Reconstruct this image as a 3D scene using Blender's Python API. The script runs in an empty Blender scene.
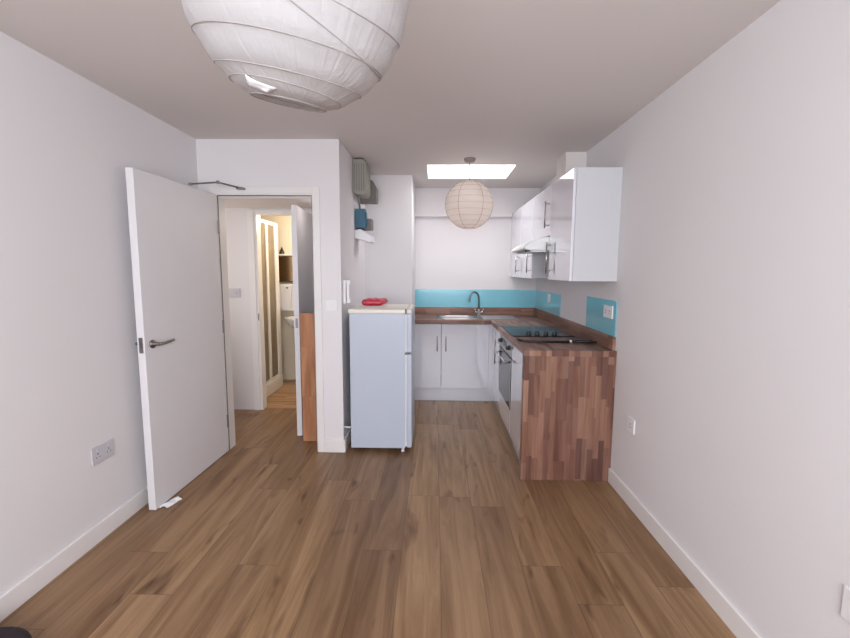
import bpy, bmesh, math, random
from mathutils import Vector, Matrix
random.seed(7)
scene = bpy.context.scene
COL = scene.collection

# ---------------------------------------------------------------- camera
def setup_camera():
    p, yaw, roll = (math.radians(a) for a in (6.39, -1.25, 0.314))
    F = Vector((math.sin(yaw)*math.cos(p), math.cos(yaw)*math.cos(p), -math.sin(p)))
    Rt = Vector((math.cos(yaw), -math.sin(yaw), 0)); U = Rt.cross(F)
    R2 = Rt*math.cos(roll) + U*math.sin(roll); U2 = -Rt*math.sin(roll) + U*math.cos(roll)
    cd = bpy.data.cameras.new('camera'); cam = bpy.data.objects.new('camera', cd)
    COL.objects.link(cam)
    M = Matrix((R2, U2, -F)).transposed().to_4x4(); M.translation = (0, 0, 1.432)
    cam.matrix_world = M
    cd.sensor_width = 36; cd.lens = 36*428.1/850; cd.clip_start = 0.02
    scene.camera = cam
setup_camera()

# ---------------------------------------------------------------- world, lights, exposure
world = bpy.data.worlds.new('sky'); scene.world = world; world.use_nodes = True
bg = world.node_tree.nodes['Background']
bg.inputs[0].default_value = (0.93, 0.96, 1.0, 1); bg.inputs[1].default_value = 3.2

def area(name, loc, rot, sx, sy, power, col):
    l = bpy.data.lights.new(name, 'AREA'); l.shape = 'RECTANGLE'; l.size = sx; l.size_y = sy
    l.energy = power; l.color = col
    o = bpy.data.objects.new(name, l); o.location = loc; o.rotation_euler = rot; COL.objects.link(o)
    return o
# daylight entering the big window behind the camera, and the skylight over the kitchen
area('window_daylight', (-0.1, -1.46, 1.55), (math.radians(82), 0, 0), 2.1, 1.3, 93, (0.87, 0.92, 1.0))
area('skylight_daylight', (0.33, 4.31, 2.66), (0, 0, 0), 0.76, 0.54, 15, (0.97, 0.97, 1.0))
def point(name, loc, rad, power, col):
    l = bpy.data.lights.new(name, 'POINT'); l.shadow_soft_size = rad; l.energy = power; l.color = col
    o = bpy.data.objects.new(name, l); o.location = loc; COL.objects.link(o)
point('bathroom_lamp_light', (-1.45, 4.85, 1.98), .06, 14, (1.0, 0.90, 0.76))
point('hall_fill_light', (-.96, 3.72, 1.93), .05, 0.9, (1.0, 0.93, 0.88))  # added fill to brighten the hall and the bathroom door leaf
area('hall_side_fill', (-2.5, 3.8, 1.5), (0, math.radians(-90), 0), 1.2, 0.6, 4.5, (1.0, 0.96, 0.93))  # added fill from the hall's left end, no window there

vs = scene.view_settings
vs.view_transform = 'Standard'; vs.look = 'None'; vs.gamma = 1.0; vs.use_curve_mapping = False
vs.exposure = 0.0

# ---------------------------------------------------------------- materials
def srgb(r, g, b):
    f = lambda c: (c/255/12.92 if c/255 <= 0.04045 else ((c/255+0.055)/1.055)**2.4)
    return (f(r), f(g), f(b), 1)
def mat(name, col, rough=0.5, metal=0.0, spec=0.5, coat=0.0, var=0.03, scale=6.0, trans=0.0, bump=0.0, emit=None):
    """principled material with a faint procedural variation"""
    m = bpy.data.materials.new(name); m.use_nodes = True
    nt = m.node_tree; b = nt.nodes['Principled BSDF']
    b.inputs['Coat IOR'].default_value = 1.6
    b.inputs['Roughness'].default_value = rough; b.inputs['Metallic'].default_value = metal
    b.inputs['Specular IOR Level'].default_value = spec
    b.inputs['Coat Weight'].default_value = coat; b.inputs['Coat Roughness'].default_value = 0.03
    b.inputs['Transmission Weight'].default_value = trans
    tc = nt.nodes.new('ShaderNodeTexCoord'); n = nt.nodes.new('ShaderNodeTexNoise')
    n.inputs['Scale'].default_value = scale; n.inputs['Detail'].default_value = 3
    nt.links.new(tc.outputs['Object'], n.inputs['Vector'])
    r = nt.nodes.new('ShaderNodeValToRGB')
    r.color_ramp.elements[0].color = (col[0]*(1-var), col[1]*(1-var), col[2]*(1-var), 1)
    r.color_ramp.elements[1].color = (min(1, col[0]*(1+var)), min(1, col[1]*(1+var)), min(1, col[2]*(1+var)), 1)
    r.color_ramp.elements[0].position = 0.3; r.color_ramp.elements[1].position = 0.7
    nt.links.new(n.outputs['Fac'], r.inputs[0]); nt.links.new(r.outputs[0], b.inputs['Base Color'])
    if bump:
        n2 = nt.nodes.new('ShaderNodeTexNoise'); n2.inputs['Scale'].default_value = 90
        nt.links.new(tc.outputs['Object'], n2.inputs['Vector'])
        bp = nt.nodes.new('ShaderNodeBump'); bp.inputs['Strength'].default_value = bump; bp.inputs['Distance'].default_value = 0.002
        nt.links.new(n2.outputs['Fac'], bp.inputs['Height']); nt.links.new(bp.outputs[0], b.inputs['Normal'])
    if emit:
        b.inputs['Emission Color'].default_value = emit[0]; b.inputs['Emission Strength'].default_value = emit[1]
    return m

class NT:
    def __init__(s, m): s.nt = m.node_tree
    def math(s, op, a, b=None, c=None):
        n = s.nt.nodes.new('ShaderNodeMath'); n.operation = op
        for i, v in enumerate((a, b, c)):
            if v is None: continue
            if isinstance(v, (int, float)): n.inputs[i].default_value = v
            else: s.nt.links.new(v, n.inputs[i])
        return n.outputs[0]
    def comb(s, x, y, z):
        n = s.nt.nodes.new('ShaderNodeCombineXYZ')
        for i, v in enumerate((x, y, z)):
            if isinstance(v, (int, float)): n.inputs[i].default_value = v
            else: s.nt.links.new(v, n.inputs[i])
        return n.outputs[0]
    def white(s, v):
        n = s.nt.nodes.new('ShaderNodeTexWhiteNoise'); n.noise_dimensions = '3D'
        s.nt.links.new(v, n.inputs['Vector']); return n.outputs['Value']
    def noise(s, v, scale, detail=4, dist=0.0, rough=0.5):
        n = s.nt.nodes.new('ShaderNodeTexNoise'); n.inputs['Scale'].default_value = scale
        n.inputs['Detail'].default_value = detail; n.inputs['Distortion'].default_value = dist
        n.inputs['Roughness'].default_value = rough
        s.nt.links.new(v, n.inputs['Vector']); return n.outputs['Fac']
    def ramp(s, f, stops, interp='LINEAR'):
        n = s.nt.nodes.new('ShaderNodeValToRGB'); cr = n.color_ramp; cr.interpolation = interp
        while len(cr.elements) < len(stops): cr.elements.new(0.5)
        for e, (p, c) in zip(cr.elements, stops): e.position = p; e.color = c
        s.nt.links.new(f, n.inputs[0]); return n.outputs[0]
    def mix(s, f, a, b, mode='MIX'):
        n = s.nt.nodes.new('ShaderNodeMix'); n.data_type = 'RGBA'; n.blend_type = mode
        for i, v in ((0, f), (6, a), (7, b)):
            if isinstance(v, (int, float)): n.inputs[i].default_value = v
            elif isinstance(v, tuple): n.inputs[i].default_value = v
            else: s.nt.links.new(v, n.inputs[i])
        return n.outputs[2]

def planks(name, width, length, along, across, stops, seam=0.0018, seamdark=0.45, grain=True, rough=0.45, shift=0.0, rag=1.0, knots=True, spec=0.4):
    """boards running along one axis, staggered, each with its own tone and grain"""
    m = bpy.data.materials.new(name); m.use_nodes = True; t = NT(m)
    b = m.node_tree.nodes['Principled BSDF']
    tc = m.node_tree.nodes.new('ShaderNodeTexCoord'); sx = m.node_tree.nodes.new('ShaderNodeSeparateXYZ')
    m.node_tree.links.new(tc.outputs['Object'], sx.inputs[0])
    A = sx.outputs['XYZ'.index(along)]; B = sx.outputs['XYZ'.index(across)]
    bw = t.math('DIVIDE', t.math('ADD', B, shift), width); row = t.math('FLOOR', bw); fr = t.math('FRACT', bw)
    off = t.math('MULTIPLY', t.white(t.comb(row, 3.7, 1.3)), length*rag)
    al = t.math('DIVIDE', t.math('ADD', A, off), length); colm = t.math('FLOOR', al); fa = t.math('FRACT', al)
    rnd = t.white(t.comb(row, colm, 0.5))
    rnd2 = t.white(t.comb(row, colm, 9.5))
    base = t.ramp(rnd, stops)
    if grain:
        # long stretched grain, offset per board
        gv = t.comb(t.math('ADD', t.math('MULTIPLY', A, 0.9), t.math('MULTIPLY', rnd2, 40)), t.math('MULTIPLY', B, 11), t.math('MULTIPLY', rnd, 17))
        g = t.noise(gv, 1.0, 5, 1.2, 0.6)
        gv2 = t.comb(t.math('ADD', t.math('MULTIPLY', A, 3.0), t.math('MULTIPLY', rnd2, 31)), t.math('MULTIPLY', B, 130), rnd)
        g2 = t.noise(gv2, 1.0, 3, 0.3, 0.6)
        base = t.mix(t.ramp(g, [(0.36, (0, 0, 0, 1)), (0.68, (1, 1, 1, 1))]), base, t.mix(1.0, base, (0.54, 0.46, 0.38, 1), 'MULTIPLY'))
        base = t.mix(t.ramp(g2, [(0.35, (0, 0, 0, 1)), (0.75, (0.30, 0.30, 0.30, 1))]), base, t.mix(1.0, base, (0.66, 0.60, 0.56, 1), 'MULTIPLY'))
        if knots:
            kv = t.comb(t.math('ADD', t.math('MULTIPLY', A, 2.3), t.math('MULTIPLY', rnd, 23)), t.math('MULTIPLY', B, 8.5), rnd2)
            k = t.noise(kv, 1.0, 2, 0.8, 0.5)
            base = t.mix(t.ramp(k, [(0.62, (0, 0, 0, 1)), (0.74, (0.8, 0.8, 0.8, 1))]), base, t.mix(1.0, base, (0.38, 0.30, 0.25, 1), 'MULTIPLY'))
    e1 = t.math('MULTIPLY', t.math('MINIMUM', fr, t.math('SUBTRACT', 1.0, fr)), width)
    e2 = t.math('MULTIPLY', t.math('MINIMUM', fa, t.math('SUBTRACT', 1.0, fa)), length)
    e = t.math('LESS_THAN', t.math('MINIMUM', e1, e2), seam)
    c = t.mix(t.math('MULTIPLY', e, 1-seamdark), base, (base_dark := (0.03, 0.018, 0.012, 1)))
    m.node_tree.links.new(c, b.inputs['Base Color'])
    b.inputs['Roughness'].default_value = rough; b.inputs['Specular IOR Level'].default_value = spec
    return m

WALL = mat('wall_paint', srgb(232, 228, 229), 0.75, var=0.012, scale=1.3, bump=0.06, spec=0.25)
CEIL = mat('ceiling_paint', srgb(224, 217, 213), 0.85, var=0.01, scale=1.1, spec=0.15)
TRIM = mat('trim_gloss', srgb(236, 232, 230), 0.35, var=0.01)
DOORW = mat('door_paint', srgb(230, 227, 229), 0.42, var=0.01)
GLOSS = mat('white_gloss_laminate', srgb(228, 228, 236), 0.03, spec=0.6, coat=1.0, var=0.008)
CARC = mat('white_melamine', srgb(208, 209, 211), 0.30, var=0.01)
FRW = mat('fridge_enamel', srgb(194, 202, 216), 0.32, var=0.01)
FRT = mat('fridge_top_plastic', srgb(232, 226, 216), 0.4, var=0.02)
DARK = mat('dark_gap', srgb(40, 38, 40), 0.7, var=0.1)
STEEL = mat('brushed_steel', srgb(178, 176, 176), 0.28, metal=1.0, var=0.06, scale=30)
CHROME = mat('chrome', srgb(205, 205, 208), 0.12, metal=1.0, var=0.02)
SATIN = mat('satin_nickel', srgb(140, 136, 136), 0.35, metal=1.0, var=0.05)
TEAL = mat('teal_glass', srgb(126, 198, 214), 0.15, spec=0.5, coat=0.3, var=0.02)
BLACKG = mat('black_ceramic_glass', srgb(20, 30, 38), 0.22, spec=0.25, coat=0.0, var=0.1)
BLACKP = mat('black_plastic', srgb(24, 22, 24), 0.35, var=0.1)
OVENG = mat('oven_glass', srgb(22, 22, 26), 0.06, spec=0.35, coat=0.0, var=0.1)
PLAST = mat('white_plastic', srgb(238, 236, 238), 0.3, var=0.01)
SOCKG = mat('grey_socket_plastic', srgb(205, 203, 207), 0.35, var=0.01)
GREYB = mat('grey_metal_box', srgb(158, 153, 143), 0.5, var=0.05)
GREYD = mat('dark_grey_meter', srgb(116, 112, 106), 0.5, var=0.08)
TEALB = mat('blue_enamel_box', srgb(44, 98, 122), 0.4, var=0.05)
RED = mat('red_foil', srgb(196, 52, 74), 0.3, spec=0.6, var=0.15, scale=30)
REDT = mat('pale_print', srgb(232, 160, 168), 0.4, var=0.05)
HOODW = mat('hood_white_enamel', (0.93, 0.93, 0.93, 1), 0.25, var=0.005)
SATINP = mat('grey_cord', srgb(150, 138, 134), 0.6, var=0.03)
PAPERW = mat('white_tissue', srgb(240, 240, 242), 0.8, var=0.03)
BROWNB = planks('brown_board', 2.0, 0.42, 'Z', 'X', [(0, srgb(204, 146, 108)), (1, srgb(194, 138, 100))], seam=0.0012, seamdark=0.75, rough=0.6, knots=False)
CUSH = mat('dark_fabric', srgb(46, 36, 42), 0.9, var=0.15, scale=40)
CREAM = mat('cream_wall', srgb(238, 226, 204), 0.6, var=0.01)
MIRROR = mat('mirror', srgb(170, 145, 115), 0.25, metal=1.0, var=0.01)
WOODF = mat('walnut_mirror_frame', srgb(120, 88, 60), 0.5, var=0.15, scale=20)
CERAM = mat('white_ceramic', srgb(236, 236, 232), 0.12, spec=0.6, var=0.01)
SHCAB = mat('frosted_glass', srgb(150, 134, 108), 0.3, spec=0.3, trans=0.3, var=0.03)
FLOORM = planks('oak_laminate', 0.198, 1.29, 'Y', 'X',
    [(0.0, srgb(143, 112, 83)), (0.5, srgb(153, 121, 90)), (1.0, srgb(166, 133, 99))], shift=11*0.198-0.04, rough=0.40, seam=0.0013, seamdark=0.45)
BATHF = planks('pale_vinyl', 0.15, 0.9, 'X', 'Y', [(0, srgb(196, 158, 120)), (1, srgb(206, 170, 132))], seam=0.0012, seamdark=0.7, rough=0.4, knots=False)
ST = [(0.0, srgb(116, 84, 76)), (0.2, srgb(136, 98, 86)), (0.45, srgb(152, 112, 97)), (0.7, srgb(166, 126, 108)), (0.88, srgb(176, 138, 118)), (1.0, srgb(126, 94, 86))]
def stave(name, along, across, **k):
    return planks(name, 0.0375, 0.29, along, across, ST, seam=0.0006, seamdark=0.75, rough=k.get('rough', 0.35), rag=3.0, knots=False)
ENDM = stave('butcher_block_upright', 'Z', 'X')
WTX = stave('butcher_block_back_run', 'X', 'Y')
WTY = stave('butcher_block_side_run', 'Y', 'X')
UPX = stave('butcher_block_upstand_back', 'X', 'Z')
UPY = stave('butcher_block_upstand_side', 'Y', 'Z')

def paper(name, col, trans, col2=None, crease=0.0):
    m = bpy.data.materials.new(name); m.use_nodes = True; nt = m.node_tree; t = NT(m)
    out = nt.nodes['Material Output']; nt.nodes.remove(nt.nodes['Principled BSDF'])
    tc = nt.nodes.new('ShaderNodeTexCoord')
    n = t.noise(tc.outputs['Object'], 14, 4, 0.5)
    c = t.ramp(n, [(0.3, tuple(x*0.95 for x in col[:3])+(1,)), (0.7, col)])
    d = nt.nodes.new('ShaderNodeBsdfDiffuse'); tr = nt.nodes.new('ShaderNodeBsdfTranslucent')
    nt.links.new(c, d.inputs[0])
    if col2: tr.inputs[0].default_value = col2
    else: nt.links.new(c, tr.inputs[0])
    mx = nt.nodes.new('ShaderNodeMixShader'); mx.inputs[0].default_value = trans
    nt.links.new(d.outputs[0], mx.inputs[1]); nt.links.new(tr.outputs[0], mx.inputs[2])
    if crease:
        # vertical pleats and wrinkles of crumpled tissue
        sx = nt.nodes.new('ShaderNodeSeparateXYZ'); nt.links.new(tc.outputs['Object'], sx.inputs[0])
        ang = t.math('ARCTAN2', sx.outputs[1], sx.outputs[0])
        w1 = t.noise(t.comb(t.math('MULTIPLY', ang, 7), t.math('MULTIPLY', sx.outputs[2], 8), 0.0), 1.0, 2, 0.8)
        w2 = t.noise(t.comb(t.math('MULTIPLY', ang, 3), t.math('MULTIPLY', sx.outputs[2], 55), 2.0), 1.0, 2, 1.5)
        h = t.math('ADD', w1, t.math('MULTIPLY', w2, 0.35))
        bp = nt.nodes.new('ShaderNodeBump'); bp.inputs['Strength'].default_value = crease; bp.inputs['Distance'].default_value = 0.012
        nt.links.new(h, bp.inputs['Height'])
        nt.links.new(bp.outputs[0], d.inputs['Normal']); nt.links.new(bp.outputs[0], tr.inputs['Normal'])
    nt.links.new(mx.outputs[0], out.inputs[0])
    return m
LPAPER = paper('lantern_paper_white', srgb(200, 197, 197), 0.33, col2=(0.60, 0.53, 0.49, 1), crease=0.3)
SPAPER = paper('lantern_paper_natural', srgb(250, 243, 237), 0.6)
WIRE = mat('lantern_wire', srgb(158, 150, 146), 0.6, var=0.05)
WIRES = mat('lantern_wire_natural', srgb(198, 158, 130), 0.6, var=0.05)
GLASSM = mat('window_glass', (1, 1, 1, 1), 0.0, trans=1.0, var=0.0)

# ---------------------------------------------------------------- helpers
class MB:
    def __init__(s): s.bm = bmesh.new()
    def box(s, x0, x1, y0, y1, z0, z1):
        v = [s.bm.verts.new((x, y, z)) for x in (x0, x1) for y in (y0, y1) for z in (z0, z1)]
        for f in ((0,1,3,2), (4,6,7,5), (0,4,5,1), (2,3,7,6), (0,2,6,4), (1,5,7,3)): s.bm.faces.new([v[i] for i in f])
        return s
    def tube(s, pts, r, seg=12, cap=True):
        pts = [Vector(p) for p in pts]; rings = []
        rs = r if isinstance(r, (list, tuple)) else [r]*len(pts)
        n = None
        for i, p in enumerate(pts):
            d = (pts[min(i+1, len(pts)-1)] - pts[max(i-1, 0)]).normalized()
            if n is None: n = d.orthogonal().normalized()
            n = (n - d*n.dot(d)).normalized(); b = d.cross(n)
            rings.append([s.bm.verts.new(p + (n*math.cos(2*math.pi*k/seg) + b*math.sin(2*math.pi*k/seg))*rs[i]) for k in range(seg)])
        for a, b2 in zip(rings, rings[1:]):
            for k in range(seg): s.bm.faces.new((a[k], a[(k+1) % seg], b2[(k+1) % seg], b2[k]))
        if cap:
            s.bm.faces.new(rings[0][::-1]); s.bm.faces.new(rings[-1])
        return s
    def loop(s, pts, r, seg=6):
        pts = [Vector(p) for p in pts]; N = len(pts); rings = []
        for i, p in enumerate(pts):
            d = (pts[(i+1) % N] - pts[i-1]).normalized(); c = sum(pts, Vector())/N
            n = (p - c); n = (n - d*n.dot(d)).normalized(); b = d.cross(n)
            rings.append([s.bm.verts.new(p + (n*math.cos(2*math.pi*k/seg) + b*math.sin(2*math.pi*k/seg))*r) for k in range(seg)])
        for i in range(N):
            a, b2 = rings[i], rings[(i+1) % N]
            for k in range(seg): s.bm.faces.new((a[k], a[(k+1) % seg], b2[(k+1) % seg], b2[k]))
        return s
    def lathe(s, prof, c=(0, 0, 0), seg=32, axis='Z', cap=True):
        rings = []
        for r, z in prof:
            ring = []
            for k in range(seg):
                a = 2*math.pi*k/seg; q = (r*math.cos(a), r*math.sin(a), z)
                if axis == 'X': q = (q[2], q[0], q[1])
                if axis == 'Y': q = (q[1], q[2], q[0])
                ring.append(s.bm.verts.new((c[0]+q[0], c[1]+q[1], c[2]+q[2])))
            rings.append(ring)
        for a, b in zip(rings, rings[1:]):
            for k in range(seg): s.bm.faces.new((a[k], a[(k+1) % seg], b[(k+1) % seg], b[k]))
        if cap:
            s.bm.faces.new(rings[0][::-1]); s.bm.faces.new(rings[-1])
        return s
    def prism(s, poly, axis, a0, a1):
        """polygon in the two other axes, extruded along axis"""
        def P(u, v, w):
            return {'X': (w, u, v), 'Y': (u, w, v), 'Z': (u, v, w)}[axis]
        A = [s.bm.verts.new(P(u, v, a0)) for u, v in poly]; B = [s.bm.verts.new(P(u, v, a1)) for u, v in poly]
        s.bm.faces.new(A[::-1]); s.bm.faces.new(B)
        for i in range(len(poly)):
            j = (i+1) % len(poly); s.bm.faces.new((A[i], A[j], B[j], B[i]))
        return s
    def build(s, name, m, parent=None, bevel=0.0, smooth=False, local=False, origin=None, segs=2):
        bmesh.ops.recalc_face_normals(s.bm, faces=s.bm.faces[:])
        me = bpy.data.meshes.new(name); off = Vector((0, 0, 0))
        if parent is not None and not local:
            q = parent
            while q is not None: off += q.location; q = q.parent
        if parent is None and origin is not None: off = Vector(origin)
        if off.length: bmesh.ops.translate(s.bm, verts=s.bm.verts[:], vec=-off)
        s.bm.to_mesh(me); s.bm.free(); me.materials.append(m)
        o = bpy.data.objects.new(name, me); COL.objects.link(o)
        if parent is not None: o.parent = parent
        elif origin is not None: o.location = origin
        if smooth:
            for p in me.polygons: p.use_smooth = True
        if bevel:
            md = o.modifiers.new('bevel', 'BEVEL'); md.width = bevel; md.segments = segs; md.limit_method = 'ANGLE'
            md.angle_limit = math.radians(40); md.harden_normals = False
            for p in me.polygons: p.use_smooth = True
            w = o.modifiers.new('wn', 'WEIGHTED_NORMAL')
        return o
def box(*a): return MB().box(*a)
def struct(o): o['kind'] = 'structure'; return o
def tag(o, label, cat, group=None):
    o['label'] = label; o['category'] = cat
    if group: o['group'] = group
    return o
def thing(name, label, cat, loc, group=None):
    o = bpy.data.objects.new(name, None); o.empty_display_size = 0.1; COL.objects.link(o); o.location = loc
    return tag(o, label, cat, group)
def sempty(name, loc, rz=0):
    o = bpy.data.objects.new(name, None); COL.objects.link(o); o.location = loc; o.rotation_euler = (0, 0, rz)
    return struct(o)

# ---------------------------------------------------------------- key dimensions
XL, XR, ZC = -1.77, 1.216, 2.39
YB = -1.40            # wall with the window, behind the camera
YD = 3.248             # wall holding the room door
XP = -0.71            # pillar side
YP = 4.43; XP2 = -0.235
YK = 5.17             # kitchen back wall
YH = 4.25             # hall back wall
ZH = 2.035            # hall ceiling

# ---------------------------------------------------------------- room shell
struct(box(-2.75, 1.35, YB-0.15, 5.35, -0.08, 0).build('floor', FLOORM))
struct(box(-2.60, -1.0, YH+0.045, 5.47, 0.0, 0.004).build('floor_bathroom', BATHF))
# ceiling with skylight opening and its lined shaft
SX0, SX1, SY0, SY1 = -0.075, 0.73, 4.02, 4.595
mb = MB()
mb.box(XL-.1, SX0, YB-.15, 5.35, ZC, ZC+.1); mb.box(SX1, 1.35, YB-.15, 5.35, ZC, ZC+.1)
mb.box(SX0, SX1, YB-.15, SY0, ZC, ZC+.1); mb.box(SX0, SX1, SY1, 5.35, ZC, ZC+.1)
struct(mb.build('ceiling', CEIL))
sk = sempty('window_2', (0.33, 4.31, ZC))
mb = MB(); w = 0.03
mb.box(SX0-w, SX0, SY0-w, SY1+w, ZC+.1, ZC+.32); mb.box(SX1, SX1+w, SY0-w, SY1+w, ZC+.1, ZC+.32)
mb.box(SX0, SX1, SY0-w, SY0, ZC+.1, ZC+.32); mb.box(SX0, SX1, SY1, SY1+w, ZC+.1, ZC+.32)
mb.build('window_shaft', TRIM, sk)
box(SX0-w, SX1+w, SY0-w, SY1+w, ZC+.32, ZC+.326).build('window_glass', GLASSM, sk)

# walls
struct(box(XL-.1, XL, YB-.15, YD, 0, ZC).build('wall_left', WALL))
struct(box(XR, XR+.13, YB-.15, 5.35, 0, ZC).build('wall_right', WALL))
WX0, WX1, WZ0, WZ1 = -1.15, 0.95, 0.90, 2.20
mb = MB(); mb.box(XL, WX0, YB-.15, YB, 0, ZC); mb.box(WX1, XR, YB-.15, YB, 0, ZC)
mb.box(WX0, WX1, YB-.15, YB, 0, WZ0); mb.box(WX0, WX1, YB-.15, YB, WZ1, ZC)
struct(mb.build('wall_window', WALL))
w1 = sempty('window_1', ((WX0+WX1)/2, YB, WZ0))
mb = MB(); f = .05
for a, b in ((WX0, WX0+f), (-.125, -.075), (WX1-f, WX1)): mb.box(a, b, YB-.10, YB-.04, WZ0, WZ1)
for a, b in ((WX0+f, -.125), (-.075, WX1-f)):
    mb.box(a, b, YB-.10, YB-.04, WZ0, WZ0+f); mb.box(a, b, YB-.10, YB-.04, WZ1-f, WZ1)
mb.build('window_frame', TRIM, w1)
box(WX0-.04, WX1+.04, YB, YB+.12, WZ0-.03, WZ0).build('window_sill', TRIM, w1, 0.004)
# door wall with opening
OX0, OX1, OZ = -1.628, -0.918, 1.988
mb = MB(); mb.box(XL, OX0-.03, YD, YD+.1, 0, ZC); mb.box(OX1+.03, XP-.1, YD, YD+.1, 0, ZC); mb.box(OX0-.03, OX1+.03, YD, YD+.1, OZ+.03, ZC)
struct(mb.build('wall_door', WALL))
mb = MB()   # lining and flat architrave
mb.box(OX0-.03, OX0, YD-.004, YD+.11, 0, OZ); mb.box(OX1, OX1+.03, YD-.004, YD+.11, 0, OZ); mb.box(OX0-.03, OX1+.03, YD-.004, YD+.11, OZ, OZ+.03)
mb.box(OX0-.06, OX0-.03, YD-.012, YD, 0, OZ+.06); mb.box(OX1+.008, OX1+.058, YD-.012, YD, 0, OZ+.06); mb.box(OX0-.03, OX1+.008, YD-.012, YD, OZ+.012, OZ+.06)
# door stops
mb.box(OX1-.012, OX1, YD+.05, YD+.085, 0, OZ); mb.box(OX0, OX1, YD+.05, YD+.085, OZ-.012, OZ)
tf = struct(mb.build('trim_1', TRIM, None, 0.0015))
mb = MB(); mb.box(OX0, OX1, YD-.006, YD+.002, OZ-.006, OZ); mb.box(OX0, OX0+.004, YD-.006, YD+.002, 0, OZ-.006); mb.box(OX1-.003, OX1, YD-.006, YD+.002, 0, OZ-.006)
mb.build('seal_strip', GREYD, tf)
# pillar and boxed corner
struct(box(XP-.1, XP, YD, YP+.1, 0, ZC).build('wall_pillar', WALL))
struct(box(XP, XP2, YP, YK+.1, 0, ZC).build('wall_recess', WALL))
struct(box(XP2, XR, YK, YK+.12, 0, ZC).build('wall_kitchen', WALL))
struct(MB().box(XP2, .898, YK-.06, YK, 2.068, ZC).box(.898, XR, YK-.06, YK, 2.108, ZC).build('trim_2', WALL))
# boxed duct above the wall cabinets
struct(box(1.052, XR, 3.60, 3.86, 2.108, ZC).build('trim_3', CEIL))
# hall
BX0, BX1, BZ = -1.755, -1.215, 1.975
mb = MB(); mb.box(-2.6, BX0-.03, YH, YH+.09, 0, 2.14); mb.box(BX1+.03, XP-.1, YH, YH+.09, 0, 2.14); mb.box(BX0-.03, BX1+.03, YH, YH+.09, BZ+.03, 2.14)
struct(mb.build('wall_hall', WALL))
struct(box(-2.6, XP-.1, YD+.1, YH, ZH, ZH+.05).build('ceiling_hall', CEIL))
struct(box(-2.7, -2.6, YD+.1, 5.47, 0, 2.14).build('wall_hall_left', WALL))
struct(box(-2.7, XL-.1, YD, YD+.1, 0, 2.14).build('wall_hall_front', WALL))
mb = MB()
mb.box(BX0-.03, BX0, YH-.006, YH+.095, 0, BZ+.03); mb.box(BX1, BX1+.03, YH-.006, YH+.095, 0, BZ+.03); mb.box(BX0, BX1, YH-.006, YH+.095, BZ, BZ+.03)
mb.box(BX0-.085, BX0-.025, YH-.018, YH-.006, 0, BZ+.045); mb.box(BX0-.025, BX1+.02, YH-.012, YH-.006, BZ+.02, BZ+.045)
tb = struct(mb.build('trim_4', TRIM, None, 0.0015))
box(BX0-.012, BX0-.002, YH-.020, YH-.0185, .93, 1.0).build('strike_plate', SATIN, tb)
# bathroom shell
struct(box(-2.6, -1.0, 5.47, 5.57, 0, 2.14).build('wall_bathroom', CREAM))
struct(box(-1.0, -.9, YH+.09, 5.57, 0, 2.14).build('wall_bathroom_right', CREAM))
struct(box(-2.6, -.9, YH, 5.57, 2.14, 2.19).build('ceiling_bathroom', CREAM))

# baseboards
def base(name, x0, x1, y0, y1):
    struct(box(x0, x1, y0, y1, 0, .1).build(name, TRIM, None, 0.004))
base('baseboard_left', XL, XL+.015, YB, YD-.012)
base('baseboard_right', XR-.015, XR, YB, 2.828)
base('baseboard_window', XL+.015, XR-.015, YB, YB+.015)
mb = MB(); mb.box(OX1+.058, XP+.015, YD-.015, YD, 0, .105); mb.box(XP, XP+.015, YD, YP, 0, .105)
struct(mb.build('baseboard_pillar', TRIM, None, 0.004))

# ---------------------------------------------------------------- room door
th = math.radians(-1.64); L = .852
d1 = sempty('door_1', (-1.625, 3.225, 0), th)
MB().box(-.044, 0, -L, 0, .006, 1.985).build('door_leaf', DOORW, d1, 0.0015, local=True)
def lever(side, yy, par, tow=1):
    x = 0 if side > 0 else -.044
    mb = MB(); s = side
    mb.lathe([(.025, 0), (.026, s*.004), (.024, s*.009), (.010, s*.011), (.0095, s*.045)], (x, yy, 1.0), 24, 'X')
    P = [(x+s*.045, yy-.004, 1.0), (x+s*.05, yy+.012*tow, 1.0), (x+s*.051, yy+.05*tow, 1.001), (x+s*.049, yy+.09*tow, 1.004), (x+s*.048, yy+.125*tow, 1.006)]
    mb.tube(P, [.0095, .0095, .009, .0085, .008], 14)
    return mb.build('door_handle', SATIN, par, local=True, smooth=True)
lever(1, -L+.062, d1); lever(-1, -L+.062, d1)
MB().box(-.034, -.010, -L-.002, -L, .955, 1.045).box(-.028, -.016, -L-.010, -L-.002, .985, 1.005).build('latch_plate', SATIN, d1, 0.001, local=True)
for z in (.25, 1.0, 1.75):
    MB().box(-.004, .004, -.002, .010, z-.05, z+.05).lathe([(.005, z-.05), (.005, z+.05)], (.006, .006, 0), 12).build('hinge', SATIN, d1, local=True)
# overhead closer arms
mb = MB(); mb.tube([(.024, -.36, 1.993), (.1, -.155, 2.045)], .006, 8); mb.lathe([(.011, 1.985), (.011, 2.0)], (.024, -.36, 0), 12)
mb.build('closer_arm', SATIN, d1, local=True, smooth=False)
MB().tube([(.1, -.155, 2.045), (.185, -.012, 2.034)], .006, 8).lathe([(.010, 2.035), (.010, 2.056)], (.1, -.155, 0), 12).build('closer_arm', SATIN, d1, local=True)
MB().box(.165, .215, -.03, .026, 2.022, 2.036).build('closer_bracket', SATIN, d1, 0.002, local=True)
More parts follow.
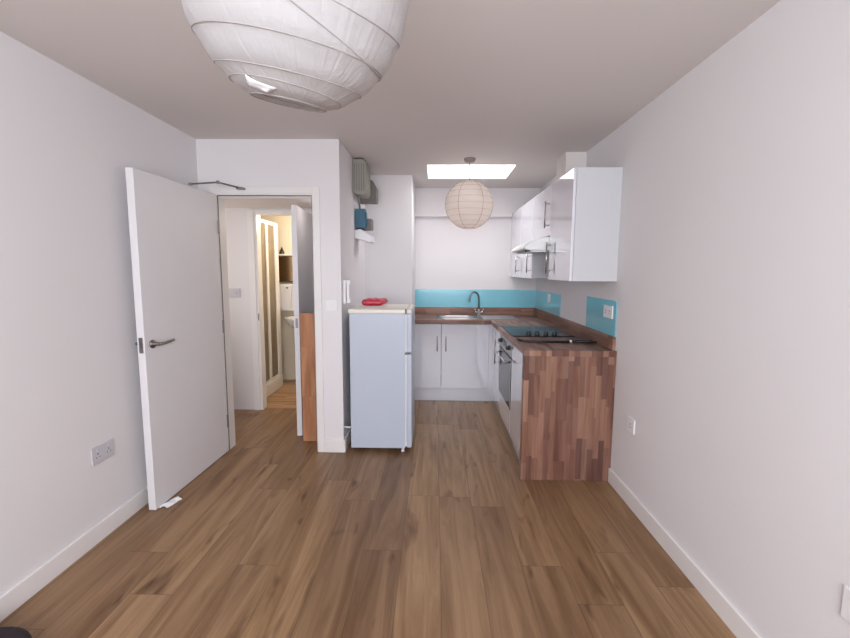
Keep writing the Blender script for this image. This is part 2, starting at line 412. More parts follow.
# crumpled paper wedge
mb = MB(); rw = random.Random(3)
n = 9; rows = []
for i in range(n):
    u = i/(n-1); row = []
    for j in range(6):
        v = j/5
        row.append(mb.bm.verts.new((-1.652 + .05*v + .028*u + rw.uniform(-.004, .004), 2.405+.10*u + rw.uniform(-.004, .004), .004 + .018*math.sin(math.pi*v)*(0.6+.4*math.sin(7*u)) + rw.uniform(0, .005))))
    rows.append(row)
for a, b in zip(rows, rows[1:]):
    for k in range(5): mb.bm.faces.new((a[k], a[k+1], b[k+1], b[k]))
ext = bmesh.ops.extrude_face_region(mb.bm, geom=mb.bm.faces[:])
for v in ext['geom']:
    if isinstance(v, bmesh.types.BMVert): v.co.z = max(0.0005, v.co.z-.006)
pw = mb.build('paper_wedge', PAPERW, None, smooth=False, origin=(-1.60, 2.47, 0))
tag(pw, 'crumpled white paper wad wedged under the open white door', 'paper')

# bathroom door leaf, opened into the hall
d2 = sempty('door_2', (-1.200, YH-.012, 0), math.radians(5.4))
MB().box(-.044, 0, -.685, 0, .006, 1.965).build('door_leaf', DOORW, d2, 0.0015, local=True)
MB().box(-.032, -.012, -.687, -.685, .95, 1.03).build('latch_plate', SATIN, d2, local=True)
mb = MB(); mb.lathe([(.025, 0), (.024, .009), (.0095, .011), (.0095, .045)], (0, -.63, 1.0), 20, 'X'); mb.tube([(.045, -.63, 1.0), (.048, -.52, 1.0)], .008, 10)
mb.build('door_handle', SATIN, d2, local=True, smooth=True)
for z in (.25, 1.72):
    MB().box(-.002, .006, -.012, .008, z-.05, z+.05).lathe([(.006, z-.05), (.006, z+.05)], (.006, .002, 0), 12).build('hinge', SATIN, d2, local=True)

# ---------------------------------------------------------------- hall and bathroom contents
bb = tag(box(-1.098, XP-.102, 3.455, 3.475, 0, 1.083).build('wooden_panel', BROWNB, None, 0.002, origin=(-.95, 3.465, 0)),
    'orange-brown wooden board standing on the hall floor beside the bathroom door leaf', 'board')
t = thing('shower_enclosure', 'white framed shower enclosure with frosted panels on a low tray', 'shower', (-2.2, 4.9, 0))
mb = MB(); mb.box(-2.6, -1.87, YH+.1, 5.16, .004, .155); mb.build('shower_tray', CERAM, t, 0.01)
mb = MB(); mb.box(-1.91, -1.88, 4.40, 5.16, 1.945, 1.985); mb.box(-1.91, -1.88, 4.40, 5.16, .155, .18)
for y, w_ in ((4.40, .035), (4.79, .055), (5.06, .10)): mb.box(-1.912, -1.878, y, y+w_, .18, 1.945)
mb.box(-2.6, -1.91, 5.13, 5.16, 1.945, 1.985)
mb.build('shower_frame', TRIM, t, 0.003)
mb = MB(); mb.box(-1.899, -1.892, 4.435, 4.79, .18, 1.945); mb.build('shower_panel', SHCAB, t)
mb = MB(); mb.box(-1.899, -1.892, 4.845, 5.06, .18, 1.945); mb.build('shower_panel', SHCAB, t)
mb = MB(); mb.box(-2.6, -1.912, 5.14, 5.148, .155, 1.945); mb.build('shower_panel', SHCAB, t)
t = thing('mirror_cabinet', 'wood-edged mirror cabinet on the bathroom back wall', 'mirror cabinet', (-1.8, 5.47, 1.27))
box(-2.0, -1.68, 5.38, 5.47, 1.28, 1.615).build('cabinet_body', WOODF, t, 0.003)
box(-1.985, -1.695, 5.374, 5.38, 1.295, 1.60).build('mirror_pane', MIRROR, t)
box(-2.015, -1.665, 5.36, 5.47, 1.615, 1.635).build('top_shelf', CERAM, t, 0.003)
mb = MB(); mb.lathe([(.03, 0), (.032, .01), (.026, .035), (.012, .065), (.005, .085)], (-1.925, 5.41, 1.635), 16)
tag(mb.build('ornament', BLACKP, None, smooth=True, origin=(-1.925, 5.41, 1.635)), 'small dark cone-shaped ornament on top of the bathroom mirror cabinet', 'ornament')
t = thing('bathroom_cabinet', 'narrow white bathroom cabinet below the mirror cabinet', 'cabinet', (-1.8, 5.47, .9))
box(-2.0, -1.64, 5.36, 5.47, .92, 1.262).build('body', CERAM, t, 0.003)
dr = box(-1.985, -1.80, 5.345, 5.36, .935, 1.245).build('door', PLAST, t, 0.002)
MB().lathe([(.006, 0), (.006, -.012), (.013, -.018), (.011, -.028)], (-1.845, 5.345, 1.215), 16, 'Y').build('knob', SATIN, dr)
dr = box(-1.795, -1.655, 5.345, 5.36, .935, 1.245).build('door', PLAST, t, 0.002)
t = thing('wash_basin', 'white ceramic basin on its pedestal in the bathroom', 'basin', (-1.7, 5.3, 0))
mb = MB(); rr = []
for z, sx, sy in ((.70, .10, .09), (.76, .20, .17), (.83, .235, .20), (.855, .24, .205), (.85, .215, .18), (.79, .16, .13), (.77, .05, .04)):
    rr.append([mb.bm.verts.new((-1.61+sx*math.cos(2*math.pi*k/28), 5.255+sy*math.sin(2*math.pi*k/28), z)) for k in range(28)])
for a, b in zip(rr, rr[1:]):
    for k in range(28): mb.bm.faces.new((a[k], a[(k+1) % 28], b[(k+1) % 28], b[k]))
mb.bm.faces.new(rr[0][::-1]); mb.bm.faces.new(rr[-1])
mb.build('bowl', CERAM, t, smooth=True)
MB().lathe([(.11, .004), (.10, .05), (.075, .35), (.085, .72)], (-1.62, 5.32, 0), 24).build('pedestal', CERAM, t, smooth=True)
MB().tube([(-1.62, 5.43, .853), (-1.62, 5.43, .90), (-1.62, 5.40, .915), (-1.62, 5.35, .90)], .009, 10).lathe([(.02, .85), (.017, .875)], (-1.62, 5.43, 0), 16).build('tap', CHROME, t, smooth=True)

# ---------------------------------------------------------------- electrical plates
def plate(name, label, cat, c, nrm, w, h, mat_=PLAST, gangs=1, kind='socket', group=None):
    """c centre on the wall; nrm one of '+x','-x','-y'"""
    t = thing(name, label, cat, c, group)
    def B(u0, u1, v0, v1, d0, d1):
        if nrm == '+x': return box(c[0]+d0, c[0]+d1, c[1]+u0, c[1]+u1, c[2]+v0, c[2]+v1)
        if nrm == '-x': return box(c[0]-d1, c[0]-d0, c[1]+u0, c[1]+u1, c[2]+v0, c[2]+v1)
        return box(c[0]+u0, c[0]+u1, c[1]-d1, c[1]-d0, c[2]+v0, c[2]+v1)
    B(-w/2, w/2, -h/2, h/2, 0, .009).build('plate', mat_, t, 0.002)
    for g in range(gangs):
        o = (g-(gangs-1)/2)*w/gangs
        if kind == 'socket':
            B(o-.007, o+.007, .018, .032, .009, .012).build('rocker', mat_, t, 0.001)
            B(o-.003, o+.003, .002, .011, .009, .0095).build('pin_slot', DARK, t)
            for s in (-1, 1): B(o+s*.011-.003, o+s*.011+.003, -.014, -.009, .009, .0095).build('pin_slot', DARK, t)
        elif kind == 'switch':
            B(o-.010, o+.010, -.016, .016, .009, .013).build('rocker', mat_, t, 0.002)
    return t
plate('wall_socket', 'grey double wall socket low on the left wall', 'socket', (XL, 2.155, .462), '+x', .15, .092, SOCKG, 2)
plate('wall_socket', 'white single wall socket low on the right wall beside the butcher block panel', 'socket', (XR, 2.565, .50), '-x', .088, .088, PLAST, 1)
plate('wall_socket', 'white wall socket at the bottom right edge of the photo', 'socket', (XR, 1.145, .475), '-x', .088, .096, PLAST, 1)
plate('wall_socket', 'white socket on the far teal splashback above the hob', 'socket', (XR-.006, 4.53, 1.155), '-x', .088, .088, PLAST, 1)
plate('wall_socket', 'white double socket on the near teal splashback at the worktop end', 'socket', (XR-.006, 2.985, 1.16), '-x', .146, .088, PLAST, 2)
plate('light_switch', 'white light switch beside the room doorway on the pillar', 'switch', (-.785, YD, 1.168), '-y', .086, .086, PLAST, 1, 'switch')
plate('light_switch', 'white double switch plate on the hall back wall through the doorway', 'switch', (-2.02, YH, 1.205), '-y', .15, .088, SOCKG, 2, 'switch')

# intercom handset on pillar side
t = thing('intercom', 'white intercom handset on the pillar side above the fridge', 'intercom', (XP, 3.345, 1.27))
box(XP, XP+.022, 3.31, 3.39, 1.175, 1.36).build('base_plate', PLAST, t, 0.004)
mb = MB(); mb.prism([(XP+.026, 1.18), (XP+.052, 1.18), (XP+.056, 1.20), (XP+.045, 1.225), (XP+.045, 1.315), (XP+.056, 1.34), (XP+.052, 1.36), (XP+.026, 1.36)], 'Y', 3.315, 3.352)
hs = mb.build('handset', PLAST, t, 0.004)
box(XP+.022, XP+.027, 3.325, 3.345, 1.20, 1.34).build('cradle', GREYD, t)

# meter group
t = thing('consumer_unit', 'grey rounded consumer unit high on the pillar side', 'fuse box', (XP, 3.88, 2.23))
mb = MB(); x1 = XP+.118; z0, z1 = 2.085, 2.383
mb.prism([(XP, z0+.02), (XP+.03, z0), (x1-.03, z0), (x1-.008, z0+.012), (x1, z0+.035), (x1, z1-.05), (x1-.008, z1-.02), (x1-.03, z1-.004), (XP, z1-.004)], 'Y', 3.76, 4.02)
mb.build('housing', GREYB, t, 0.006)
mb = MB()
for k in range(5): mb.box(XP+.015+.02*k, XP+.020+.02*k, 3.757, 3.76, z0+.03, z1-.04)
mb.build('rib', GREYD, t)
box(XP+.02, x1-.03, 3.78, 4.0, z1-.004, z1+.004).build('top_cover', DARK, t)
t = thing('electricity_meter', 'dark grey electricity meter behind the consumer unit', 'meter', (XP, 4.12, 2.1))
mb = MB(); mb.prism([(XP, 2.06), (XP+.165, 2.06), (XP+.17, 2.08), (XP+.17, 2.19), (XP+.13, 2.26), (XP, 2.27)], 'Y', 4.03, 4.16)
mb.build('housing', GREYD, t, 0.005)
t = thing('isolator_box', 'blue isolator box on the pillar below the consumer unit', 'isolator', (XP, 3.9, 1.97))
box(XP, XP+.092, 3.84, 3.93, 1.81, 1.975).build('housing', TEALB, t, 0.003)
box(XP+.092, XP+.10, 3.85, 3.92, 1.83, 1.95).build('cover', TEALB, t, 0.003)
t = thing('cable_box', 'small dark junction box just behind the blue isolator box', 'junction box', (XP, 4.05, 1.85))
box(XP, XP+.135, 3.935, 4.06, 1.803, 1.90).build('housing', GREYD, t, 0.004)
t = thing('meter_shelf_cover', 'white sloping plastic cover below the blue isolator box', 'cover', (XP, 3.95, 1.72))
mb = MB(); mb.prism([(XP, 1.79), (XP+.05, 1.80), (XP+.15, 1.735), (XP+.15, 1.69), (XP+.13, 1.685), (XP, 1.72)], 'Y', 3.84, 4.03)
mb.build('housing', PLAST, t, 0.003)
tag(MB().tube([(XP+.045, 3.80, 2.09), (XP+.046, 3.82, 2.03), (XP+.045, 3.86, 1.973)], .007, 8).build('cable', GREYD, None, smooth=True, origin=(XP+.045, 3.8, 2.03)),
    'short grey cable between consumer unit and blue isolator box', 'cable')

# ---------------------------------------------------------------- fridge freezer
FX0, FX1, FY0, FY1 = -.652, -.222, 3.25, 3.75
t = thing('fridge_freezer', 'small white fridge freezer side-on against the pillar', 'fridge', (-.42, 3.5, 0))
box(FX0, FX1, FY0, FY1, .035, 1.105).build('body', FRW, t, 0.004)
box(FX0-.008, FX1+.002, FY0-.006, FY1+.006, 1.105, 1.14).build('top', FRT, t, 0.006)
box(FX1, FX1+.010, FY0+.008, FY1-.008, .05, 1.10).build('gasket', PLAST, t)
def fdoor(nm, z0, z1):
    o = MB().box(FX1+.010, FX1+.052, FY0, FY1, z0, z1).build(nm, FRW, t, 0.010, segs=3)
    return o
f1 = fdoor('fridge_door', .04, .793); f2 = fdoor('freezer_door', .803, 1.104)
box(FX1+.006, FX1+.05, FY0-.003, FY1+.003, 1.104, 1.138).build('freezer_door_cap', FRT, f2, 0.008)
box(FX1-.004, FX1+.02, FY0-.004, FY0+.02, .790, .806).build('hinge', GREYD, t, 0.001)
box(FX1-.002, FX1+.012, FY0-.007, FY0+.01, 1.110, 1.142).build('hinge', GREYD, t, 0.001)
for x, y in ((FX1-.02, FY0+.03), (FX0+.03, FY0+.25), (FX1-.02, FY1-.03), (FX0+.03, FY1-.03)):
    MB().lathe([(.013, 0), (.015, .006), (.010, .012), (.010, .036)], (x, y, 0), 16).build('foot', PLAST, t)
tag(MB().tube([(XP+.002, 3.285, .195), (XP+.03, 3.28, .192), (FX0+.001, 3.283, .193)], .0075, 8).build('power_cable', PLAST, None, smooth=True, origin=(-.68, 3.28, .19)),
    'short white cable bridging the gap between pillar and fridge', 'cable')

# red packet on fridge
mb = MB(); NX, NY = 16, 12
g = [[[None]*(NY+1) for _ in range(NX+1)] for _ in range(2)]
for sgn in (0, 1):
    for i in range(NX+1):
        for j in range(NY+1):
            u, v = i/NX*2-1, j/NY*2-1
            hgt = .026*max(0, (1-abs(u)**9))**.5*max(0, (1-abs(v)**8))**.5 + .0025*math.sin(9*u+4*v)*(1-u*u)
            if sgn and (i in (0, NX) or j in (0, NY)): g[1][i][j] = g[0][i][j]; continue
            z = 1.1725 + (hgt if sgn else -min(.026, abs(hgt)))
            g[sgn][i][j] = mb.bm.verts.new((-.505+u*.09+v*.02, 3.615+v*.062, z + .006*v))
for sgn in (0, 1):
    for i in range(NX):
        for j in range(NY):
            q = (g[sgn][i][j], g[sgn][i+1][j], g[sgn][i+1][j+1], g[sgn][i][j+1])
            mb.bm.faces.new(q)
t = thing('red_packet', 'red foil food packet lying on top of the fridge', 'packet', (-.505, 3.615, 1.142))
mb.build('pouch', RED, t, smooth=True)
mb = MB()
for k in range(5):
    x = -.555+k*.019; mb.tube([(x, 3.5635, 1.166), (x+.006, 3.5625, 1.174), (x+.012, 3.5635, 1.167)], .0016, 5)
mb.build('print', REDT, t)

# ---------------------------------------------------------------- kitchen base units
WX = .605              # worktop front edge of the side run
WY = 4.565             # worktop front edge of the back run
DF = .628              # door front face side run
DY = 4.595             # door front face back run
def vhandle(par, x, y, z0, z1, nrm):
    mb = MB(); zs = (z0+.022, z1-.022)
    if nrm == '-y':
        mb.tube([(x, y-.032, z0), (x, y-.032, z1)], .006, 12)
        for z in zs: mb.tube([(x, y-.032, z), (x, y, z)], .005, 10)
    else:
        mb.tube([(x-.032, y, z0), (x-.032, y, z1)], .006, 12)
        for z in zs: mb.tube([(x-.032, y, z), (x, y, z)], .005, 10)
    return mb.build('handle', STEEL, par, smooth=True)
t = thing('base_cabinet', 'white gloss double-door base cabinet below the sink', 'cabinet', (.2, 4.9, 0))
MB().box(XP2+.003, XP2+.021, DY+.02, YK-.01, .15, .868).box(.582, .60, DY+.02, YK-.01, .15, .868).box(XP2+.021, .582, DY+.02, YK-.01, .15, .168).box(XP2+.021, .582, YK-.028, YK-.01, .168, .868).build('body', CARC, t)
box(XP2+.003, .668, DY+.045, DY+.065, 0.001, .15).build('plinth', GLOSS, t)
a = box(XP2+.004, .076, DY, DY+.019, .155, .862).build('door', GLOSS, t, 0.0015); vhandle(a, .034, DY, .57, .735, '-y')
a = box(.080, .592, DY, DY+.019, .155, .862).build('door', GLOSS, t, 0.0015); vhandle(a, .128, DY, .57, .735, '-y')
box(.594, DF+.018, DY, DY+.019, .155, .862).build('filler_strip', GLOSS, t, 0.001)
t = thing('base_cabinet', 'white gloss corner base cabinet left of the oven with steel handle', 'cabinet', (.9, 4.3, 0))
box(DF+.02, XR-.004, 4.052, 4.59, .15, .868).build('body', CARC, t)
a = box(DF, DF+.019, 4.054, 4.592, .155, .862).build('door', GLOSS, t, 0.0015); vhandle(a, DF, 4.14, .53, .77, '-x')
box(DF+.04, DF+.06, 4.052, 4.638, .001, .15).build('plinth', GLOSS, t)
t = thing('base_cabinet', 'white gloss handleless base cabinet next to the butcher block end panel', 'cabinet', (.9, 3.15, 0))
box(DF+.02, XR-.004, 2.893, 3.425, .15, .868).build('body', CARC, t)
box(DF, DF+.019, 2.893, 3.422, .105, .862).build('door', GLOSS, t, 0.0015)
box(DF+.03, DF+.045, 2.893, 3.425, .001, .15).build('plinth', GLOSS, t)
# oven
t = thing('oven', 'built-in black glass oven with knobs and bar handle below the hob', 'oven', (.9, 3.74, 0))
box(DF+.022, XR-.004, 3.43, 4.048, .15, .868).build('housing', CARC, t)
box(DF-.002, DF+.02, 3.432, 4.046, .735, .865).build('control_panel', STEEL, t, 0.002)
for y in (3.53, 3.95):
    k = MB().lathe([(.022, 0), (.022, -.006), (.017, -.010), (.015, -.028), (.010, -.030)], (DF-.002, y, .80), 24, 'X').build('knob', BLACKP, t, smooth=False, bevel=.001)
box(DF-.003, DF-.0015, 3.66, 3.82, .775, .825).build('clock_display', BLACKG, t)
od = box(DF-.003, DF+.018, 3.432, 4.046, .30, .728).build('oven_door', OVENG, t, 0.002)
mb = MB(); mb.tube([(DF-.045, 3.47, .685), (DF-.045, 4.01, .685)], .009, 12)
for y in (3.50, 3.98): mb.tube([(DF-.045, y, .685), (DF-.002, y, .685)], .007, 10)
mb.build('handle', STEEL, od, smooth=True)
for y in (3.436, 4.026): box(DF-.005, DF-.003, y, y+.016, .305, .724).build('door_trim', STEEL, od)
box(DF, DF+.019, 3.430, 4.048, .105, .296).build('lower_panel', GLOSS, t, 0.0015)
box(DF+.04, DF+.06, 3.43, 4.048, .001, .15).build('plinth', GLOSS, t)

# worktop
SKX0, SKX1, SKY0, SKY1 = .02, .50, 4.70, 5.04
t = thing('worktop', 'L-shaped butcher block worktop with upstands and waterfall end panel', 'worktop', (.6, 4.2, .87))
mb = MB(); z0, z1 = .870, .910
mb.box(XP2+.001, SKX0, WY, YK-.001, z0, z1); mb.box(SKX0, SKX1, WY, SKY0, z0, z1); mb.box(SKX0, SKX1, SKY1, YK-.001, z0, z1)
mb.box(SKX1, WX, WY, YK-.001, z0, z1); mb.box(WX, XR-.001, WY+.0, YK-.001, z0, z1)
mb.build('back_run', WTX, t)
box(WX, XR-.001, 2.83, WY, z0, z1).build('side_run', WTY, t, 0.0015)
box(XP2+.001, XR-.001, YK-.019, YK-.001, z1, 1.0).build('upstand', UPX, t, 0.001)
box(XR-.019, XR-.001, 2.86, YK-.019, z1, 1.0).build('upstand', UPY, t, 0.001)
box(WX, XR-.001, 2.83, 2.89, .001, z0).build('end_panel', ENDM, t, 0.0015)
# splashbacks
tag(box(XP2+.001, XR-.007, YK-.007, YK-.001, 1.001, 1.215).build('splashback', TEAL, None, origin=(.5, YK-.004, 1.0)), 'long teal glass splashback on the kitchen back wall behind the tap', 'splashback')
tag(box(XR-.007, XR-.001, 4.14, YK-.008, 1.001, 1.215).build('splashback', TEAL, None, origin=(XR-.004, 4.6, 1.0)), 'teal splashback on the right wall in the far corner', 'splashback')
tag(box(XR-.007, XR-.001, 2.865, 3.42, 1.001, 1.24).build('splashback', TEAL, None, origin=(XR-.004, 3.1, 1.0)), 'teal splashback square on the right wall nearest the worktop end', 'splashback')

# sink
t = thing('sink', 'stainless steel inset sink with drainer in the worktop', 'sink', (.3, 4.87, .91))
mb = MB()
def rrect(x0, x1, y0, y1, r, z, n=6):
    pts = []
    for cx, cy, a0 in ((x1-r, y1-r, 0), (x0+r, y1-r, 90), (x0+r, y0+r, 180), (x1-r, y0+r, 270)):
        for k in range(n+1):
            a = math.radians(a0+90*k/n); pts.append((cx+r*math.cos(a), cy+r*math.sin(a), z))
    return pts
bw = [rrect(.0, .52, 4.675, 5.06, .12, .9105), rrect(.0, .52, 4.675, 5.06, .12, .914), rrect(.03, .49, 4.705, 5.03, .12, .914), rrect(.036, .484, 4.711, 5.024, .115, .905), rrect(.06, .46, 4.73, 5.0, .10, .80), rrect(.09, .43, 4.76, 4.97, .09, .79)]
R = [[mb.bm.verts.new(p) for p in ring] for ring in bw]
for a, b in zip(R, R[1:]):
    for k in range(len(a)): mb.bm.faces.new((a[k], a[(k+1) % len(a)], b[(k+1) % len(a)], b[k]))
mb.bm.faces.new(R[-1])
mb.build('bowl', STEEL, t, smooth=True)
MB().lathe([(.03, .7905), (.028, .793), (.01, .792)], (.26, 4.865, 0), 20).build('waste', CHROME, t)
mb = MB(); mb.box(.53, .93, 4.70, 5.03, .9105, .913); mb.box(.53, .93, 4.70, 4.715, .913, .917); mb.box(.53, .93, 5.015, 5.03, .913, .917); mb.box(.915, .93, 4.715, 5.015, .913, .917)
for k in range(6): mb.box(.56, .90, 4.745+k*.045, 4.757+k*.045, .913, .9165)
mb.build('drainer', STEEL, t, 0.001)
# tap
t = thing('mixer_tap', 'chrome swan-neck mixer tap standing behind the sink', 'tap', (.53, 5.09, .91))
mb = MB(); mb.lathe([(.028, .9105), (.028, .918), (.020, .925), (.019, .975), (.014, .985)], (.53, 5.09, 0), 24)
mb.build('tap_body', STEEL, t, smooth=True)
P = [(.53, 5.09, .98)]
for k in range(13):
    a = math.pi*k/12*1.05
    P.append((.53-.075*(1-math.cos(a))*.82, 5.09-.11*(1-math.cos(a))*.5, 1.09+.10*math.sin(a)))
MB().tube(P, .010, 12).build('spout', SATIN, t, smooth=True)
for s in (-1, 1):
    MB().tube([(.53+s*.015, 5.085, .945), (.53+s*.045, 5.07, .955)], .012, 12).tube([(.53+s*.043, 5.07, .953), (.53+s*.050, 5.055, .995)], .006, 8).build('lever', CHROME, t, smooth=True)

# hob
t = thing('hob', 'black ceramic glass hob with four front knobs', 'hob', (.88, 3.75, .91))
box(.635, 1.135, 3.43, 4.05, .9105, .917).build('glass_top', BLACKG, t, 0.002)
for x, y, r in ((.76, 3.90, .08), (1.0, 3.90, .10), (.76, 3.68, .10), (1.0, 3.68, .08)):
    MB().loop([(x+r*math.cos(2*math.pi*k/40), y+r*math.sin(2*math.pi*k/40), .9171) for k in range(40)], .0009, 4).build('cooking_zone', GREYD, t)
for x in (.775, .845, .915, .985):
    MB().lathe([(.022, .917), (.022, .922), (.018, .926), (.016, .944), (.012, .946)], (x, 3.50, 0), 20).build('knob', BLACKP, t)
# long black utensil
t = thing('cooking_tongs', 'long black utensil with white ring lying near the worktop end', 'utensil', (.9, 3.15, .912))
MB().tube([(.625, 3.205, .928), (.64, 3.18, .922), (.67, 3.165, .919), (.78, 3.158, .918), (1.0, 3.148, .920)], [.007, .010, .007, .0065, .0075], 10).build('shaft', BLACKP, t, smooth=True)
MB().tube([(1.0, 3.148, .921), (1.015, 3.147, .921)], .0105, 14).build('ring', PLAST, t, smooth=True)
MB().tube([(1.015, 3.147, .921), (1.08, 3.140, .922), (1.15, 3.132, .922), (1.19, 3.128, .921)], [.009, .011, .011, .007], 12).build('handle', BLACKP, t, smooth=True)
MB().tube([(.67, 3.145, .9165), (.80, 3.135, .9165), (1.0, 3.13, .9165)], [.004, .006, .005], 8).build('second_arm', BLACKP, t, smooth=True)

# ---------------------------------------------------------------- wall units
UX = .900; UB = 1.372; UT = 2.105
t = thing('wall_cabinet', 'nearest white gloss wall cabinet with end panel and steel handle', 'cabinet', (1.05, 3.15, UB))
box(UX+.02, XR-.001, 2.912, 3.425, UB, UT).build('body', CARC, t)
box(UX+.021, XR-.001, 2.893, 2.911, UB-.002, UT+.002).build('end_panel', CARC, t, 0.001)
a = box(UX, UX+.019, 2.893, 3.424, UB-.002, UT).build('door', GLOSS, t, 0.0015); vhandle(a, UX, 3.385, 1.42, 1.66, '-x')
t = thing('wall_cabinet', 'short white gloss wall cabinet above the extractor hood', 'cabinet', (1.05, 3.73, 1.72))
box(UX+.02, XR-.001, 3.427, 4.028, 1.715, UT).build('body', CARC, t)
a = box(UX, UX+.019, 3.428, 4.027, 1.715, UT).build('door', GLOSS, t, 0.0015); vhandle(a, UX, 3.475, 1.775, 1.985, '-x')
for i, (y0, y1, lab) in enumerate(((4.032, 4.585, 'white gloss wall cabinet just beyond the extractor hood'), (4.587, YK-.002, 'farthest white gloss wall cabinet in the back corner'))):
    t = thing('wall_cabinet', lab, 'cabinet', (1.05, (y0+y1)/2, UB))
    box(UX+.02, XR-.001, y0, y1, UB, UT).build('body', CARC, t)
    a = box(UX, UX+.019, y0+.001, y1-.001, UB-.002, UT).build('door', GLOSS, t, 0.0015); vhandle(a, UX, y0+.06, 1.42, 1.60, '-x')
# extractor hood
t = thing('extractor_hood', 'white curved extractor hood between the wall cabinets over the hob', 'hood', (.95, 3.73, 1.60))
prof = [(.705, 1.615), (.715, 1.632), (.76, 1.663), (.81, 1.688), (.86, 1.702), (.915, 1.708), (1.0, 1.710), (XR-.002, 1.710), (XR-.002, 1.600), (.90, 1.600), (.73, 1.604)]
MB().prism(prof, 'Y', 3.432, 4.026).build('canopy', HOODW, t, 0.003)
box(.76, 1.15, 3.47, 3.99, 1.592, 1.600).build('filter', STEEL, t, 0.001)
MB().box(.735, .75, 3.55, 3.90, 1.592, 1.603).build('control_strip', BLACKP, t, 0.001)

# ---------------------------------------------------------------- lanterns
C = Vector((-.289, .955, 2.010)); R_ = .2285
AX = Vector((.18, -.19, .965)).normalized()
def sphere_pts(C, R, N, h, n=72):
    """circle cut out of the sphere by the plane N.p = h"""
    N = N.normalized(); r = math.sqrt(max(1e-6, R*R-h*h)); u = N.orthogonal().normalized(); v = N.cross(u)
    return [C + N*h + (u*math.cos(2*math.pi*k/n) + v*math.sin(2*math.pi*k/n))*r for k in range(n)]
t = thing('paper_lantern', 'large white crumpled paper lantern shade nearest the camera', 'lampshade', C)
mb = MB(); rings = []; NL = 44; NA = 96
u = AX.orthogonal().normalized(); v = AX.cross(u)
a0, a1 = math.asin(-.2150/R_), math.asin(.205/R_)
for i in range(NL+1):
    a = a0+(a1-a0)*i/NL
    ring = []
    for k in range(NA):
        b = 2*math.pi*k/NA
        puff = 1 + .006*math.sin(a*22+.5*math.sin(3*b)) + .002*math.sin(17*b+6*a)
        ring.append(mb.bm.verts.new(C + (AX*math.sin(a) + (u*math.cos(b)+v*math.sin(b))*math.cos(a))*R_*puff))
    rings.append(ring)
for a, b in zip(rings, rings[1:]):
    for k in range(NA): mb.bm.faces.new((a[k], a[(k+1) % NA], b[(k+1) % NA], b[k]))
mb.build('paper_shade', LPAPER, t, smooth=True)
for N, h in (((.178, -.191, .965), -.124), ((.182, -.22, .958), -.170), ((.189, -.139, .972), -.1974), ((.18, -.19, .965), -.2145), ((.547, -.193, .814), -.0437), ((.33, -.27, .905), -.0231),
             ((.25, -.2, .95), .05), ((.1, -.15, .97), .10), ((.2, -.2, .95), .15), ((.18, -.19, .965), .2035)):
    MB().loop(sphere_pts(C, R_*1.004, Vector(N), h), .0012, 6).build('rib', WIRE, t, smooth=True)
# white patch standing in for the brightly lit interior at the bottom opening
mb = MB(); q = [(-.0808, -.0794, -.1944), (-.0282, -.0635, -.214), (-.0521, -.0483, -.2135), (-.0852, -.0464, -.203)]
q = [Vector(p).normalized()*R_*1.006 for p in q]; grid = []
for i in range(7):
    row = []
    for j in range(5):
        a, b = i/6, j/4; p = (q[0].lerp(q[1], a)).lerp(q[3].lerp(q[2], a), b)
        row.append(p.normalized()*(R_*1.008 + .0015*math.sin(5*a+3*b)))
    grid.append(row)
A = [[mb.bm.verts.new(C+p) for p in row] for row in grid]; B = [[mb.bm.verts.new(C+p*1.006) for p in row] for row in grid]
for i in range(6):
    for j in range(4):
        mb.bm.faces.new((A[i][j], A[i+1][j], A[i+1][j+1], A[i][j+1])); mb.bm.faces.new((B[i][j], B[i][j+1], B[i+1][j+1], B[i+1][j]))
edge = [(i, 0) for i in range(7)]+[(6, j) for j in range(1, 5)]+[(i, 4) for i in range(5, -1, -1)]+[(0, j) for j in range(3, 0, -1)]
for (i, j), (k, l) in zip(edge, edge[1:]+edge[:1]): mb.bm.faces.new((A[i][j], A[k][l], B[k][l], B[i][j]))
pt = mb.build('lit_interior_patch', PAPERW, t, smooth=True); pt['label'] = 'small white patch imitating the lit lantern interior'
# inner wire spreader and bulb
MB().tube([C+AX*.2+u*.09, C+AX*.17, C+AX*.2-u*.09], .0015, 6).build('spreader', STEEL, t)
top = C+AX*.2
tb = thing('pendant_fitting', 'white ceiling pendant cable and bulb holding the large paper lantern', 'pendant', (C.x, C.y, ZC))
MB().lathe([(.045, ZC), (.045, ZC-.008), (.03, ZC-.022), (.008, ZC-.026)], (C.x, C.y, 0), 24).build('ceiling_rose', PLAST, tb, smooth=True)
MB().tube([(C.x, C.y, ZC-.02), (C.x, C.y, 2.16)], .003, 8).build('cord', PLAST, tb)
MB().lathe([(.012, 2.175), (.018, 2.165), (.019, 2.10), (.014, 2.095)], (C.x, C.y, 0), 16).build('bulb_holder', PLAST, tb, smooth=True)
MB().lathe([(.013, 2.095), (.016, 2.08), (.029, 2.05), (.030, 2.03), (.024, 2.01), (.010, 2.0), (.001, 1.999)], (C.x, C.y, 0), 20).build('bulb', CERAM, tb, smooth=True)

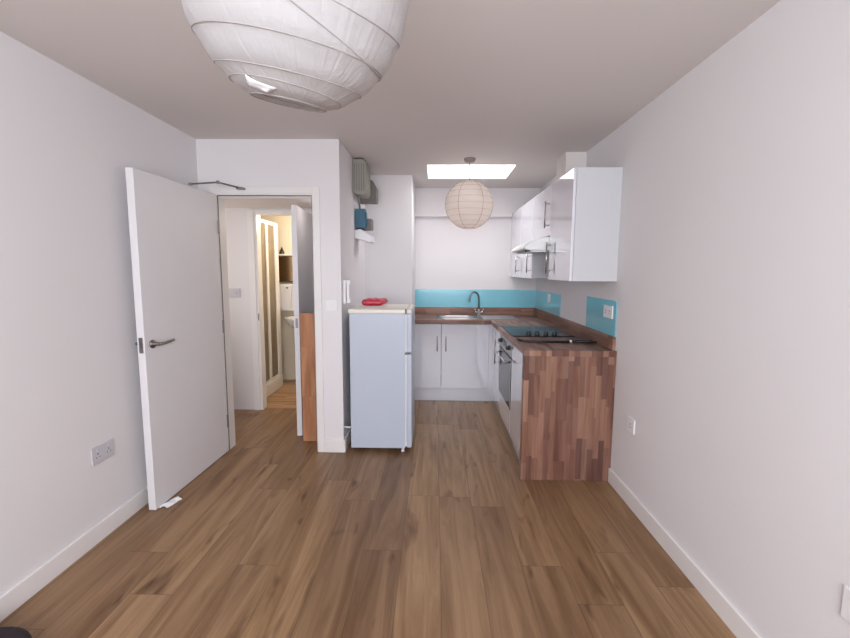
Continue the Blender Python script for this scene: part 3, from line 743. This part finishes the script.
C2 = Vector((.293, 3.80, 2.002)); R2_ = .205
t = thing('paper_lantern', 'small beige ribbed paper lantern hanging in front of the skylight', 'lampshade', C2)
mb = MB(); rings = []; NL = 56
for i in range(NL+1):
    a = math.radians(-74)+math.radians(148)*i/NL; ring = []
    for k in range(NA):
        b = 2*math.pi*k/NA
        q = 1 - .018*abs(math.sin(i*math.pi/4))
        ring.append(mb.bm.verts.new(C2 + Vector((math.cos(b)*math.cos(a), math.sin(b)*math.cos(a), math.sin(a)))*R2_*q))
    rings.append(ring)
for a, b in zip(rings, rings[1:]):
    for k in range(NA): mb.bm.faces.new((a[k], a[(k+1) % NA], b[(k+1) % NA], b[k]))
mb.build('paper_shade', SPAPER, t, smooth=True)
MB().tube([C2+Vector((-.058, 0, .195)), C2+Vector((0, 0, .135)), C2+Vector((.058, 0, .195))], .0015, 6).build('spreader', STEEL, t)
for i in range(11):
    a = math.radians(-74)+math.radians(148)*i/10
    MB().loop([C2+Vector((math.cos(2*math.pi*k/64)*math.cos(a), math.sin(2*math.pi*k/64)*math.cos(a), math.sin(a)))*R2_*1.003 for k in range(64)], .0009, 5).build('rib', WIRES, t, smooth=True)
for b in range(-135, 225, 60):
    b = math.radians(b+15)
    MB().tube([C2+Vector((math.cos(b)*math.cos(a), math.sin(b)*math.cos(a), math.sin(a)))*R2_*1.002 for a in [math.radians(x) for x in range(-74, 75, 6)]], .0016, 5).build('seam', WIRES, t, smooth=True)
t = thing('pendant_fitting', 'ceiling rose and cord holding the small beige lantern', 'pendant', (C2.x, C2.y, ZC))
MB().lathe([(.05, ZC), (.05, ZC-.008), (.042, ZC-.026), (.008, ZC-.032)], (C2.x, C2.y, 0), 24).build('ceiling_rose', SATINP, t, smooth=True)
MB().tube([(C2.x, C2.y, ZC-.03), (C2.x, C2.y, 2.12)], .004, 8).build('cord', SATINP, t)
MB().lathe([(.012, 2.13), (.018, 2.12), (.019, 2.06), (.014, 2.055)], (C2.x, C2.y, 0), 16).build('bulb_holder', PLAST, t, smooth=True)
MB().lathe([(.013, 2.055), (.016, 2.04), (.029, 2.01), (.030, 1.99), (.024, 1.97), (.010, 1.96), (.001, 1.959)], (C2.x, C2.y, 0), 20).build('bulb', CERAM, t, smooth=True)

# unseen hall lamp fitting, added to go with the fill light
t = thing('hall_fill_lamp', 'small round added hall lamp, unseen behind the door head', 'lamp', (-.96, 3.72, ZH))
MB().lathe([(.09, ZH), (.09, ZH-.02), (.08, ZH-.028)], (-.96, 3.72, 0), 28).build('fitting', PLAST, t, smooth=True)
# bathroom ceiling lamp
t = thing('ceiling_lamp', 'round bathroom ceiling lamp giving warm light', 'lamp', (-1.55, 4.85, 2.14))
MB().lathe([(.13, 2.14), (.13, 2.115), (.12, 2.105)], (-1.55, 4.85, 0), 28).build('fitting', PLAST, t, smooth=True)

# dark rounded pouffe corner at bottom left
mb = MB(); mb.lathe([(.12, .0), (.165, .012), (.185, .05), (.18, .09), (.15, .115), (.08, .125), (.01, .127)], (-1.585, 1.262, 0), 40)
tag(mb.build('floor_cushion', CUSH, None, smooth=True, origin=(-1.585, 1.262, 0)), 'dark rounded cushion on the floor at the bottom left corner', 'cushion')

for o in bpy.data.objects:
    g = {'wall_cabinet': 'white gloss wall cabinets over the worktop', 'base_cabinet': 'white gloss base cabinets under the worktop',
         'wall_socket': 'electrical sockets on the walls', 'splashback': 'teal splashback panels', 'paper_lantern': 'paper lantern shades',
         'pendant_fitting': 'ceiling pendants', 'light_switch': 'light switches'}.get(o.name.split('.')[0])
    if g and o.parent is None: o['group'] = g
